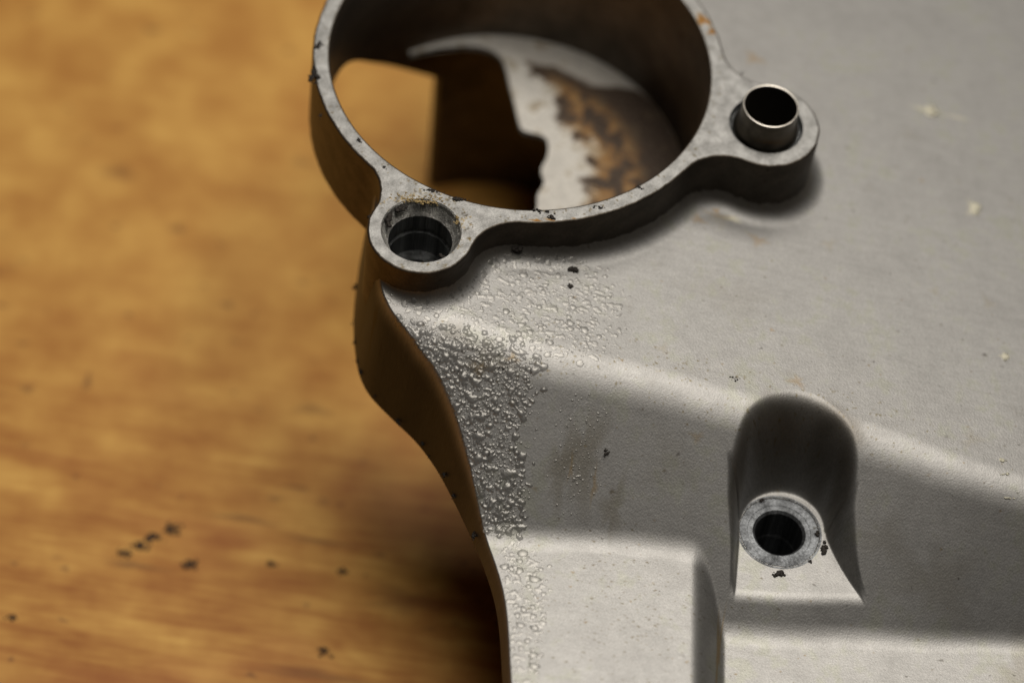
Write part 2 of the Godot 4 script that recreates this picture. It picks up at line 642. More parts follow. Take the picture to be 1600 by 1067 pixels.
func cast_texture() -> Texture2D:
	var fine := grain_bytes(CW, CW)
	var mid := noise_bytes(CW, 0.03, 4, 12)
	var wide := noise_bytes(CW, 0.006, 3, 13)
	var brush := noise_bytes(CW, 0.09, 3, 14, Vector2(7, 1))
	var d := PackedByteArray()
	d.resize(CW * CW * 3)
	for i in CW * CW:
		var v := 149.0 + (fine[i] - 128) * 0.11 + (mid[i] - 128) * 0.03 + (wide[i] - 128) * 0.04 + (brush[i] - 128) * 0.03
		var warm := clampf((mid[i] + wide[i] - 290) * 0.006, 0.0, 0.5)
		d[i * 3] = int(clampf(v - warm * 10.0, 0, 255))
		d[i * 3 + 1] = int(clampf(v - 1.5 - warm * 8.0, 0, 255))
		d[i * 3 + 2] = int(clampf(v - 4.5 - warm * 18.0, 0, 255))
	# water stains, darkened casting and rust-coloured marks
	var s := CW / USZ
	for a in [[12, 13, 3.6, 7, 0.28], [17, 18, 2.0, 4.0, 0.26], [9, 15, 2.4, 5.0, 0.25], [-3, 4, 4.0, 2.6, 0.25], [-8, 1.5, 3.0, 2.0, 0.18], [24, 12, 5, 4, 0.08], [63, 20, 8, 5, 0.15], [76, 30, 5, 8, 0.2], [55, 16, 5, 3, 0.12], [30, -14, 8, 5, 0.07]]:
		stamp(d, CW, px(Vector2(a[0], a[1]), CW), Vector2(a[2], a[3]) * s, 0.1, Color8(96, 88, 70), a[4], 0.8, 0.5)
	for a in [[-4, 5.2, 1.6, 1.0, 0.35], [0.4, 3.4, 1.2, 0.8, 0.35], [14, 16, 0.5, 2.4, 0.3], [10.5, 14.5, 0.4, 2.0, 0.28], [27, 8.5, 1.2, 0.8, 0.2], [33.9, 34, 0.5, 9.0, 0.5], [27, -28.5, 3, 0.6, 0.2], [76, 15, 1.5, 2.0, 0.4], [-19.5, -2.0, 0.6, 0.8, 0.6]]:
		stamp(d, CW, px(Vector2(a[0], a[1]), CW), Vector2(a[2], a[3]) * s, 0.0, Color8(140, 104, 50), a[4], 0.9, 0.6)
	# soft shade painted along the foot of the rim's wall
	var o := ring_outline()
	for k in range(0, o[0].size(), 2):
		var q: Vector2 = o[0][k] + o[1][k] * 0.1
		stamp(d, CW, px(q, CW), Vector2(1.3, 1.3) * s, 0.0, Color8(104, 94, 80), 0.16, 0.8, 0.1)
	# dark patches painted on the recess walls to deepen their shade
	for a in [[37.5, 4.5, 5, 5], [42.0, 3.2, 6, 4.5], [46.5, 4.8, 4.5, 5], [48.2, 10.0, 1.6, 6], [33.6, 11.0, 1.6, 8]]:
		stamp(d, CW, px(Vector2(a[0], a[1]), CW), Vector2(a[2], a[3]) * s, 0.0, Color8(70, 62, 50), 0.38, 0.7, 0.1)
	for a in [[57.6, -57.7, 2.6, 1.2], [62.0, -57.6, 3.0, 0.4], [64.9, -40.2, 1.4, 1.8], [69.8, -13.9, 0.9, 0.5], [29.0, -28.3, 2.0, 0.6]]:
		stamp(d, CW, px(Vector2(a[0], a[1]), CW), Vector2(a[2], a[3]) * s, 0.0, Color8(196, 190, 164), 0.5, 0.8, 0.5)
	# faint tide marks and brown freckles on the outer face
	for k in 46:
		var p := Vector2(rng.randf_range(8, 74), rng.randf_range(-52, 4))
		var r := rng.randf_range(0.5, 2.6)
		stamp(d, CW, px(p, CW), Vector2(r * rng.randf_range(0.5, 1.0), r) * s, rng.randf() * 3.0, [Color8(138, 126, 98), Color8(128, 124, 116), Color8(178, 176, 170)][k % 3], rng.randf_range(0.06, 0.22), 0.95, 0.6)
	for a in [[57.0, -43.5, 0.45, 0.5], [26.5, -29.2, 0.7, 0.5], [24.0, -27.0, 1.4, 0.3], [33.0, -25.5, 1.8, 0.25], [30.2, -60.5, 2.0, 0.3], [36.0, -10.0, 0.5, 0.35], [40.0, -2.0, 1.6, 0.25]]:
		stamp(d, CW, px(Vector2(a[0], a[1]), CW), Vector2(a[2], a[2] * 0.7) * s, 0.3, Color8(140, 102, 56), a[3], 0.9, 0.6)
	# pits, specks and grey freckles in the casting skin
	for k in 700:
		var p := Vector2(rng.randf_range(-25, 85), rng.randf_range(-70, 48))
		var r := rng.randf_range(0.05, 0.16)
		if rng.randf() < 0.08: r *= 2.0
		stamp(d, CW, px(p, CW), Vector2(r * rng.randf_range(1.0, 2.6), r) * s + Vector2(0.6, 0.6), rng.randf_range(-0.5, 0.5), [Color8(74, 64, 48), Color8(106, 84, 52), Color8(52, 48, 44)].pick_random() if false else [Color8(74, 64, 48), Color8(106, 84, 52), Color8(52, 48, 44)][rng.randi() % 3], rng.randf_range(0.12, 0.55), 0.8)
	for k in 240:
		var p := Vector2(rng.randfn(20, 7), rng.randfn(35, 7))
		var r := rng.randf_range(0.03, 0.12)
		stamp(d, CW, px(p, CW), Vector2(r * 2.6, r) * s + Vector2(0.5, 0.4), rng.randf_range(-0.4, 0.4), Color8(78, 68, 48), rng.randf_range(0.2, 0.6), 0.7)
	for k in 260:
		var x := rng.randf_range(2, 60)
		var p := Vector2(x, table(rzx, rzy, x) + rng.randf_range(-7, 2.5))
		var r := rng.randf_range(0.06, 0.22)
		stamp(d, CW, px(p, CW), Vector2(r * rng.randf_range(1.0, 2.0), r) * s, rng.randf_range(0.0, 3.0), Color8(92, 80, 50), rng.randf_range(0.2, 0.6), 0.8)
	return tex(d, CW)

func flat_texture(w: int, base: Color, amount: float, sd: int, specks: int, speck: Color) -> Texture2D:
	var fine := noise_bytes(w, 0.3, 2, sd)
	var mid := noise_bytes(w, 0.04, 4, sd + 1)
	var d := PackedByteArray()
	d.resize(w * w * 3)
	for i in w * w:
		var v := 1.0 + ((fine[i] - 128) * 0.5 + (mid[i] - 128) * 0.7) / 128.0 * amount
		d[i * 3] = int(clampf(base.r8 * v, 0, 255))
		d[i * 3 + 1] = int(clampf(base.g8 * v, 0, 255))
		d[i * 3 + 2] = int(clampf(base.b8 * v, 0, 255))
	for k in specks:
		stamp(d, w, Vector2(rng.randf() * w, rng.randf() * w), Vector2(rng.randf_range(0.8, 2.5), rng.randf_range(0.8, 1.8)), rng.randf() * 3.0, speck, rng.randf_range(0.2, 0.8), 0.6)
	return tex(d, w)

func machined_texture() -> Texture2D:
	var w := 1536
	var fine := grain_bytes(w, w)
	var mid := noise_bytes(w, 0.035, 4, 32)
	var d := PackedByteArray()
	d.resize(w * w * 3)
	for i in w * w:
		var v := 154.0 + (fine[i] - 128) * 0.2 + (mid[i] - 128) * 0.2
		d[i * 3] = int(clampf(v, 0, 255))
		d[i * 3 + 1] = int(clampf(v - 1.0, 0, 255))
		d[i * 3 + 2] = int(clampf(v - 4.0, 0, 255))
	var s := w / USZ
	# brown and sooty marks left on the face by the old gasket
	for k in 150:
		var a := rng.randf() * TAU
		var p := RC + Vector2.from_angle(a) * rng.randf_range(RI, RO)
		stamp(d, w, px(p, w), Vector2(rng.randf_range(0.1, 0.4), rng.randf_range(0.08, 0.25)) * s, a, Color8(84, 70, 44), rng.randf_range(0.25, 0.7), 0.7, 0.5)
	for k in 120:
		var a := rng.randf_range(-2.7, -0.2) if k % 3 else rng.randf_range(-2.0, 2.0)
		var p := LB + Vector2.from_angle(a) * rng.randf_range(5.5, 7.4)
		stamp(d, w, px(p, w), Vector2(rng.randf_range(0.1, 0.45), rng.randf_range(0.08, 0.3)) * s, rng.randf() * 3.0, [Color8(96, 78, 42), Color8(60, 52, 40), Color8(150, 122, 70)][k % 3], rng.randf_range(0.25, 0.7), 0.7, 0.6)
	for a in [[4.0, -14.9, 2.2, 0.35], [1.0, -14.6, 1.2, 0.3], [21.0, -57.0, 1.6, 1.3], [22.6, -55.0, 0.9, 0.8], [6.5, -15.8, 1.0, 0.3]]:
		stamp(d, w, px(Vector2(a[0], a[1]), w), Vector2(a[2], a[3]) * s, 0.1, Color8(136, 84, 20), 0.75, 0.7, 0.6)
	return tex(d, w)

func shelf_texture() -> Texture2D:
	var w := 512
	var n1 := noise_bytes(w, 0.026, 5, 41)
	var n2 := noise_bytes(w, 0.012, 3, 43)
	var n3 := noise_bytes(w, 0.15, 2, 44)
	var d := PackedByteArray()
	d.resize(w * w * 3)
	for y in w:
		for x in w:
			var i := y * w + x
			var p := (Vector2(x, y) / w - Vector2(0.5, 0.5)) * 60.0     # mm from the bore's axis
			var col := Vector3(188, 184, 176) * (1.0 + (n3[i] - 128) * 0.0006 + (n1[i] - 128) * 0.0005)
			# baked oil: a band along the right side of the shelf, darker to the wall
			var r := p.length()
			var a := atan2(p.y, p.x)
			var deg := rad_to_deg(a)
			var f1 := (n1[i] - 128) / 128.0
			var f3 := (n3[i] - 128) / 128.0
			var inner := lerpf(12.8, 24.0, clampf((-deg - 55.0) / 40.0, 0.0, 1.0)) + f1 * 2.6 + f3 * 0.8
			var t := smoothstep(inner - 1.0, inner + 1.6, r)
			t *= smoothstep(-108.0, -96.0, deg) * (1.0 - smoothstep(60.0, 85.0, deg))
			# a clean crescent along the far wall
			var rim := lerpf(22.6, 27.6, smoothstep(-62.0, -44.0, deg)) + f1 * 0.7
			var clean := smoothstep(rim - 0.3, rim + 0.9, r)
			t *= 1.0 - clean * 0.9
			var gold := clampf(0.5 + f1 * 1.5 + f3 * 0.5, 0.0, 1.0) * (1.0 - smoothstep(19.5, 23.0, r + f1 * 1.5))
			var brown := Vector3(48, 33, 19).lerp(Vector3(134, 95, 46), gold)
			var bare := smoothstep(0.35, 0.75, (n2[i] - 128) / 128.0 + f3 * 0.25 + f1 * 0.3) * (1.0 - smoothstep(18.0, 20.5, r))
			col = col.lerp(brown, clampf(t * (1.0 - bare * 0.85) * (0.93 + f3 * 0.25), 0.0, 1.0))
			var streak := smoothstep(0.45, 0.8, f1 + f3 * 0.3) * 0.45
			col = col.lerp(Vector3(104, 84, 54), streak * (1.0 - t))
			var dirt := smoothstep(160.0, 185.0, float(n1[i])) * 0.25
			col = col.lerp(Vector3(110, 96, 70), dirt)
			d[i * 3] = int(clampf(col.x, 0, 255))
			d[i * 3 + 1] = int(clampf(col.y, 0, 255))
			d[i * 3 + 2] = int(clampf(col.z, 0, 255))
	return tex(d, w)

const WW := 1024
const W0 := Vector2(-130, -150)
const WSZ := 260.0

func wood_texture() -> Texture2D:
	var grain := noise_bytes(WW, 0.05, 4, 51, Vector2(9, 1))
	var figure := noise_bytes(WW, 0.012, 3, 52, Vector2(2.4, 1))
	var blotch := noise_bytes(WW, 0.018, 4, 53)
	var fine := noise_bytes(WW, 0.25, 2, 54, Vector2(12, 1))
	var d := PackedByteArray()
	d.resize(WW * WW * 3)
	for y in WW:
		var z := W0.y + WSZ * y / WW
		var near := smoothstep(-45.0, 20.0, z)
		for x in WW:
			var i := y * WW + x
			# grain lines follow a slowly bending figure
			var bend := sin((z + (figure[i] - 128) * 0.11) * 0.95) * 0.5 + 0.5
			var dark := (grain[i] - 128) / 128.0 * lerpf(0.08, 0.32, near) + (blotch[i] - 128) / 128.0 * lerpf(0.28, 0.34, near) + (fine[i] - 128) / 128.0 * lerpf(0.05, 0.16, near) + (bend * bend - 0.35) * lerpf(0.02, 0.07, near) + near * 0.19
			var t := clampf(0.42 + dark, 0.0, 1.0)
			var c := Vector3(214, 169, 88).lerp(Vector3(150, 93, 34), t)
			var red := clampf((figure[i] - 150) / 100.0, 0.0, 1.0) * near
			c = c.lerp(Vector3(150, 84, 40), red * 0.5)
			d[i * 3] = int(clampf(c.x, 0, 255))
			d[i * 3 + 1] = int(clampf(c.y, 0, 255))
			d[i * 3 + 2] = int(clampf(c.z, 0, 255))
	var s := WW / WSZ
	for a in [[-71, -95, 2.2, 1.0, 0.5], [-75, -16, 1.6, 1.0, 0.45], [-66, -19, 0.8, 2.4, 0.45], [-70, -62, 4, 2, 0.3], [-40, -70, 3, 1.5, 0.25], [-58, -52, 2.0, 1.2, 0.4], [-47, -38, 1.6, 1.0, 0.4], [-30, -20, 4.0, 1.4, 0.3], [-37, 2, 7, 0.8, 0.4], [-25, 4, 8, 0.7, 0.35], [-52, 13, 6, 0.9, 0.4], [-30, -5, 3, 0.5, 0.4], [-33, -2.5, 2.0, 0.6, 0.4], [-10, 12, 9, 3, 0.3], [-22, 27, 12, 1.5, 0.3]]:
		stamp(d, WW, (Vector2(a[0], a[1]) - W0) * s, Vector2(a[2], a[3]) * s, 0.0, Color8(80, 48, 20), a[4], 0.9, 0.4)
	for k in 170:
		var p := Vector2(rng.randf_range(-110, 20), rng.randf_range(-130, 45))
		stamp(d, WW, (p - W0) * s, Vector2(rng.randf_range(0.4, 1.6), rng.randf_range(0.3, 0.7)) * s, rng.randf_range(-0.3, 0.3), Color8(84, 52, 24), rng.randf_range(0.15, 0.5), 0.8, 0.4)
	return tex(d, WW)

func grey_map(size: int, freq: float, octaves: int, sd: int, lo: float, hi: float) -> Texture2D:
	var d := noise_bytes(size, freq, octaves, sd)
	for i in d.size():
		d[i] = int(clampf(lerpf(lo, hi, d[i] / 255.0) * 255.0, 0, 255))
	return ImageTexture.create_from_image(Image.create_from_data(size, size, false, Image.FORMAT_L8, d))

func metal(albedo: Texture2D, rough: Texture2D, r: float, met: float, bump: Texture2D = null, depth := 0.0, scale := Vector3.ONE) -> StandardMaterial3D:
	var m := StandardMaterial3D.new()
	if albedo: m.albedo_texture = albedo
	m.metallic = met
	m.roughness = r
	if rough:
		m.roughness_texture = rough
		m.roughness_texture_channel = BaseMaterial3D.TEXTURE_CHANNEL_RED
	if bump:
		m.heightmap_enabled = true
		m.heightmap_texture = bump
		m.heightmap_scale = depth
	m.uv1_scale = scale
	return m

func make_materials() -> void:
	var rough := grey_map(1024, 0.03, 4, 61, 0.94, 1.0)
	var skin := ImageTexture.create_from_image(Image.create_from_data(2048, 2048, false, Image.FORMAT_L8, grain_bytes(2048, 1100)))
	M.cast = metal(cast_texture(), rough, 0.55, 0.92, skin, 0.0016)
	M.machined = metal(machined_texture(), rough, 0.62, 0.85, skin, 0.002)
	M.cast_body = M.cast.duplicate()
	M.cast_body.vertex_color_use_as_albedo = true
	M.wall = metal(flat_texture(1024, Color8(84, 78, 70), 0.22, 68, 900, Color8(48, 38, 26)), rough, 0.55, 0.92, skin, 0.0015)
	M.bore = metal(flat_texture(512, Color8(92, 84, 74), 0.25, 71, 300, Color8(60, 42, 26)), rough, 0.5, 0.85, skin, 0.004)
	M.shelf = metal(shelf_texture(), null, 0.6, 0.35)
	M.socket = metal(flat_texture(512, Color8(128, 130, 130), 0.5, 75, 500, Color8(50, 44, 34)), rough, 0.42, 0.85, skin, 0.02, Vector3(3, 3, 3))
	M.chamfer = metal(flat_texture(512, Color8(186, 184, 178), 0.5, 85, 900, Color8(64, 56, 40)), rough, 0.45, 0.85, skin, 0.03, Vector3(3, 3, 3))
	M.chamfer.metallic = 0.45
	M.spot = metal(flat_texture(512, Color8(100, 102, 104), 0.6, 78, 300, Color8(70, 66, 56)), rough, 0.55, 0.9, skin, 0.003, Vector3(2, 2, 2))
	M.steel = metal(flat_texture(256, Color8(96, 90, 80), 0.3, 81, 80, Color8(60, 48, 34)), rough, 0.36, 0.95)
	M.bright = metal(null, null, 0.32, 1.0)
	M.bright.albedo_color = Color8(196, 190, 180)
	M.sleeve_in = metal(null, null, 0.6, 0.7)
	M.sleeve_in.albedo_color = Color8(70, 64, 56)
	M.grime = metal(null, null, 0.75, 0.0)
	M.grime.albedo_color = Color8(38, 32, 26)
	M.crumb = metal(null, null, 0.8, 0.0)
	M.crumb.albedo_color = Color8(66, 48, 32)
	M.dust = metal(null, null, 0.85, 0.0)
	M.dust.albedo_color = Color8(158, 136, 92)
	M.residue = metal(null, null, 0.8, 0.0)
	M.residue.albedo_color = Color8(206, 201, 180)
	M.wood = StandardMaterial3D.new()
	M.wood.albedo_texture = wood_texture()
	M.wood.roughness = 0.55
	M.wood.metallic_specular = 0.35
	# half-clear metal on the drops imitates light bent through water
	M.bead = StandardMaterial3D.new()
	M.bead.transparency = BaseMaterial3D.TRANSPARENCY_ALPHA
	M.bead.albedo_color = Color(0.64, 0.63, 0.61, 0.42)
	M.bead.metallic = 0.9
	M.bead.roughness = 0.4

# ---------------------------------------------------------------- small things
func lump(b: Buf, c: Vector3, r: Vector3, sd: int) -> void:
	var f := FastNoiseLite.new()
	f.seed = sd
	f.frequency = 0.9
	var rows := []
	var norms := []
	for i in 9:
		var la := PI * i / 8.0
		var row := []
		var nr := []
		for j in 14:
			var lo := TAU * j / 14.0
			var e := Vector3(sin(la) * cos(lo), cos(la), sin(la) * sin(lo))
			var k := 1.0 + 1.1 * f.get_noise_3dv(e * 1.9)
			row.append(c + e * r * k)
			nr.append(e)
		rows.append(row)
		norms.append(nr)
	strip(b, rows, norms)

func clump(called: String, c: Vector3, spread: Vector2, count: int, size: float, mat: Material, parent: Node, flat := 0.7) -> MeshInstance3D:
	var b := Buf.new()
	for k in count * 4:
		var e := Vector2(rng.randfn(0, 0.5), rng.randfn(0, 0.5)) * spread
		var u := rng.randf()
		var r := size * lerpf(0.18, 0.75, u * u)
		lump(b, Vector3(e.x, r * flat * 0.4, e.y), Vector3(r * rng.randf_range(0.8, 1.3), r * flat, r), rng.randi() % 9999)
	var o := part(called, b, mat, parent)
	o.position = c * MM
	return o

func edge_grit(cover: Node3D) -> void:
	for z in [-17.0, -11.5, -8.0, -4.5, -2.2, 1.5, 5.0, 8.5, 9.8, 13.5, 16.0, 22.5]:
		clump("grime_clump", Vector3(left_edge(z) + 0.1, 36.4 + rng.randf() * 2.0, z), Vector2(0.3, 0.7), 3, rng.randf_range(0.2, 0.4), M.grime, cover)

func on_cover(x: float, z: float) -> Vector3:
	return Vector3(x, surf(x, z), z)

func make_grime(cover: Node3D) -> void:
	var soot := [[-33.7, -35.0, RTOP, 0.5, 1.6, 9, 0.45], [-34.0, -41.0, RTOP, 0.4, 0.8, 6, 0.35], [-31.6, -28.6, RTOP - 1.0, 0.4, 0.6, 3, 0.3], [-10.2, -16.3, RTOP, 0.9, 0.25, 6, 0.34], [-14.3, -17.1, RTOP, 1.2, 0.25, 6, 0.22], [1.4, -16.3, RTOP, 1.3, 0.4, 4, 0.3], [3.0, -15.5, RTOP, 0.7, 0.5, 4, 0.3], [-19.3, -11.5, RTOP - 0.7, 0.3, 1.4, 9, 0.5], [-18.0, -14.0, RTOP - 0.7, 0.7, 0.8, 7, 0.4], [-11.0, -6.0, RTOP - 0.8, 0.6, 0.6, 5, 0.35], [-14.5, -15.2, RTOP - 0.5, 1.6, 0.3, 6, 0.35], [-25.4, -24.2, RTOP, 0.4, 0.5, 4, 0.25], [-21.2, -20.0, RTOP, 0.4, 0.4, 3, 0.22], [9.5, -18.6, RTOP, 0.8, 0.4, 5, 0.22], [14.6, -23.2, RTOP, 0.7, 0.5, 4, 0.2], [27.5, -47.8, RTOP, 0.5, 0.3, 3, 0.25], [24.2, -50.0, RTOP - 1.0, 0.4, 0.4, 3, 0.3]]
	for a in soot:
		clump("grime_clump", Vector3(a[0], a[2], a[1]), Vector2(a[3], a[4]), a[5], a[6], M.grime, cover)
	for a in [[-21.0, -13.6, 0.8, 1.0, 8, 0.7], [-1.0, -13.6, 0.9, 0.5, 6, 0.5], [7.0, -13.0, 0.6, 0.5, 5, 0.5], [7.1, -10.2, 0.4, 0.3, 4, 0.3], [-0.9, 4.8, 0.8, 0.4, 4, 0.3], [15.0, 11.8, 0.5, 0.9, 5, 0.25], [41.3, 21.0, 0.7, 0.4, 8, 0.4], [47.3, 16.0, 0.3, 0.8, 9, 0.4], [45.5, 18.3, 0.3, 0.3, 3, 0.25], [38.0, 9.6, 0.6, 0.3, 4, 0.25], [46.2, 13.5, 0.2, 0.4, 4, 0.25], [31.5, -0.2, 0.7, 0.4, 3, 0.2]]:
		clump("grime_clump", on_cover(a[0], a[1]), Vector2(a[2], a[3]), a[4], a[5], M.grime, cover)
	for a in [[-14.6, -14.9, 3.0, 0.4, 12, 0.3], [-17.0, -15.2, 1.6, 0.7, 14, 0.2], [-13.5, -15.9, 1.8, 0.5, 12, 0.18], [-9.9, -12.6, 0.5, 0.8, 5, 0.2]]:
		clump("dust_clump", Vector3(a[0], RTOP, a[1]), Vector2(a[2], a[3]), a[4], a[5], M.dust, cover, 0.4)
	clump("dust_clump", Vector3(-12.2, 54.5, -7.3), Vector2(0.3, 0.3), 3, 0.5, M.dust, cover)
	clump("dust_clump", Vector3(-15.0, 51.6, -7.2), Vector2(2.0, 0.6), 9, 0.35, M.dust, cover, 0.5)
	for a in [[57.6, -57.7, 1.5, 0.7, 12, 1.0], [64.9, -40.2, 0.7, 1.0, 10, 1.0], [69.8, -13.9, 0.5, 0.15, 3, 1.1], [69.1, 4.1, 1.6, 0.15, 5, 0.5], [69.6, 6.2, 1.0, 0.15, 4, 0.5], [71.0, 9.2, 0.6, 0.15, 3, 0.5]]:
		clump("paint_fleck", on_cover(a[0], a[1]) - Vector3(0, 0.06, 0), Vector2(a[2], a[3]), a[4], a[5], M.residue, cover, 0.08)

func drop_mesh(sd: int, mat: Material, segs := 14, rings := 4, wild := 1.0) -> ArrayMesh:
	var g := RandomNumberGenerator.new()
	g.seed = sd
	var amp := g.randf_range(0.04, 0.32) * wild
	var p1 := g.randf() * TAU
	var p2 := g.randf() * TAU
	var v := PackedVector3Array()
	var n := PackedVector3Array()
	var idx := PackedInt32Array()
	var hh := g.randf_range(0.5, 0.66)
	v.append(Vector3(0, hh, 0))
	n.append(Vector3.UP)
	for i in range(1, rings + 1):
		var t := float(i) / rings
		var la := t * 1.25
		for j in segs:
			var a := TAU * j / segs
			var k := 1.0 + amp * (0.5 * sin(2.0 * a + p1) + 0.5 * sin(3.0 * a + p2) + 0.35 * sin(5.0 * a + p1 * 1.7)) * t
			var r := sin(la) / sin(1.25) * k
			var y := (cos(la) - cos(1.25)) / (1.0 - cos(1.25)) * hh
			v.append(Vector3(cos(a) * r, y, sin(a) * r))
			n.append(Vector3(cos(a) * sin(la), cos(la) * 0.9, sin(a) * sin(la)).normalized())
	for j in segs:
		idx.append_array(PackedInt32Array([0, 1 + j, 1 + (j + 1) % segs]))
	for i in rings - 1:
		for j in segs:
			var a := 1 + i * segs + j
			var c := 1 + i * segs + (j + 1) % segs
			idx.append_array(PackedInt32Array([a, c, a + segs, c, c + segs, a + segs]))
	# close the underside, just below the metal
	var base := v.size()
	v.append(Vector3(0, -0.02, 0))
	n.append(Vector3.DOWN)
	for j in segs:
		v.append(v[1 + (rings - 1) * segs + j] - Vector3(0, 0.02, 0))
		n.append(Vector3.DOWN)
	for j in segs:
		idx.append_array(PackedInt32Array([base, base + 1 + j, base + 1 + (j + 1) % segs]))
	return make_mesh(v, n, PackedVector2Array(), idx, mat)

var placed := {}

func free_spot(p: Vector2, r: float, gap: float) -> bool:
	var c := Vector2i((p / 1.5).floor())
	for i in range(-1, 2):
		for j in range(-1, 2):
			for q in placed.get(c + Vector2i(i, j), []):
				if Vector2(q.x, q.y).distance_to(p) < (q.z + r) * gap:
					return false
	if not placed.has(c):
		placed[c] = []
	placed[c].append(Vector3(p.x, p.y, r))
	return true

func frame_at(x: float, z: float, r: Vector3, turn: float) -> Transform3D:
	var e := 0.15
	var nn := Vector3(surf(x - e, z) - surf(x + e, z), 2.0 * e, surf(x, z - e) - surf(x, z + e)).normalized()
	var t := Vector3.RIGHT
	t = (t - nn * t.dot(nn)).normalized()
	var q := nn.cross(t)
	var b := Basis(t, nn, t.cross(nn))
	b = b * Basis(Vector3.UP, turn)
	return Transform3D(b.scaled_local(r * MM), Vector3(x, surf(x, z), z) * MM)

func make_drops() -> void:
	# wetted areas in plan: polygon, number tried, smallest and largest radius, how flat, label
	var main := PackedVector2Array([Vector2(-20.5, -4.5), Vector2(-14, -1.0), Vector2(-7, -5.0), Vector2(-3, -12.0), Vector2(6, -15), Vector2(13, -11), Vector2(16, -5), Vector2(10, 2.0), Vector2(3.8, 3.0), Vector2(3.5, 9), Vector2(3.2, 14), Vector2(4.8, 19), Vector2(5.6, 23.6), Vector2(1.6, 23.6), Vector2(-0.6, 19.5), Vector2(-4.5, 13.0), Vector2(-8.5, 7.0), Vector2(-13.0, 3.0), Vector2(-17.5, 0.5)])
	var upper := PackedVector2Array([Vector2(-20.5, -4.5), Vector2(-14, -0.8), Vector2(-6.5, -5.5), Vector2(-3, -12.0), Vector2(5, -15), Vector2(11, -12), Vector2(15, -6), Vector2(9, 1.5), Vector2(2, 2.5), Vector2(-8, 1.5), Vector2(-17, 0.0)])
	var band := PackedVector2Array([Vector2(-18.5, 0.5), Vector2(-8, 1), Vector2(2.8, 3.0), Vector2(3.2, 8), Vector2(2.0, 11), Vector2(2.2, 14), Vector2(4.3, 17), Vector2(5.0, 20.5), Vector2(5.4, 23.8), Vector2(1.6, 23.8), Vector2(-0.6, 19.5), Vector2(-4.8, 13.2), Vector2(-9.2, 8.2), Vector2(-14.0, 4.2)])
	var foot := PackedVector2Array([Vector2(2.6, 24.0), Vector2(6.5, 24.0), Vector2(9.0, 30.0), Vector2(10.0, 38), Vector2(9.5, 46), Vector2(6.5, 46), Vector2(4.8, 36), Vector2(3.4, 29)])
	var patch := PackedVector2Array([Vector2(7.5, 6.5), Vector2(14, 6.0), Vector2(15.0, 10.0), Vector2(13.5, 15.0), Vector2(12, 20.5), Vector2(9, 17), Vector2(8.5, 11)])
	# [area, tried, smallest, largest radius, height, label, group]
	var zones := [
		[band, 260, 0.32, 0.55, 0.45, "large water drop among the beads on the sloping left flank", "large drops on the sloping flank"],
		[upper, 90, 0.30, 0.6, 0.15, "flat wide water drop below the left bolt boss", "wide drops below the left boss"],
		[foot, 50, 0.34, 0.65, 0.15, "flat water drop on the lower ledge's left edge", "drops along the left edge of the lower ledge"],
		[band, 15000, 0.09, 0.6, 0.55, "", ""],
		[upper, 6500, 0.08, 0.42, 0.15, "", ""],
		[main, 5000, 0.07, 0.16, 0.5, "", ""],
		[foot, 2600, 0.09, 0.42, 0.17, "", ""],
		[patch, 800, 0.06, 0.16, 0.45, "", ""]]
	var shapes := []
	for k in 10:
		shapes.append(drop_mesh(100 + k, M.bead, 22, 5, 1.5))
	var film := []
	var single := 0
	for q in zones:
		var poly: PackedVector2Array = q[0]
		var box := Rect2(poly[0], Vector2.ZERO)
		for p in poly:
			box = box.expand(p)
		for k in q[1]:
			var p := Vector2(rng.randf_range(box.position.x, box.end.x), rng.randf_range(box.position.y, box.end.y))
			var u := rng.randf()
			var r: float = lerpf(q[2], q[3], u * u * u if q[5] == "" else u * u)
			var edge := p + Vector2(rng.randfn(0, 1.0), rng.randfn(0, 1.0)) * (2.0 if poly == upper else 1.0)
			if not Geometry2D.is_point_in_polygon(edge, poly) or p.x < crease(p.y) + r * 0.7 or ring_d(p) < 0.6 or not free_spot(p, r, 0.98 if q[5] != "" else 0.68):
				continue
			if q[5] == "":
				film.append([p, r, q[4] * rng.randf_range(0.8, 1.25)])
				continue
			single += 1
			var t := frame_at(p.x, p.y, Vector3(r * rng.randf_range(1.0, 1.35), r * q[4] * rng.randf_range(0.9, 1.3) * 1.6, r), rng.randf_range(-0.5, 0.5))
			var o := MeshInstance3D.new()
			o.name = "water_drop" if single == 1 else "water_drop_%03d" % (single - 1)
			o.mesh = shapes[rng.randi() % 10]
			o.transform = t
			add_child(o)
			tag(o, q[5], "water drop", q[6])
	make_film(film)
	print("drops: ", single, " single, ", film.size(), " in the film")

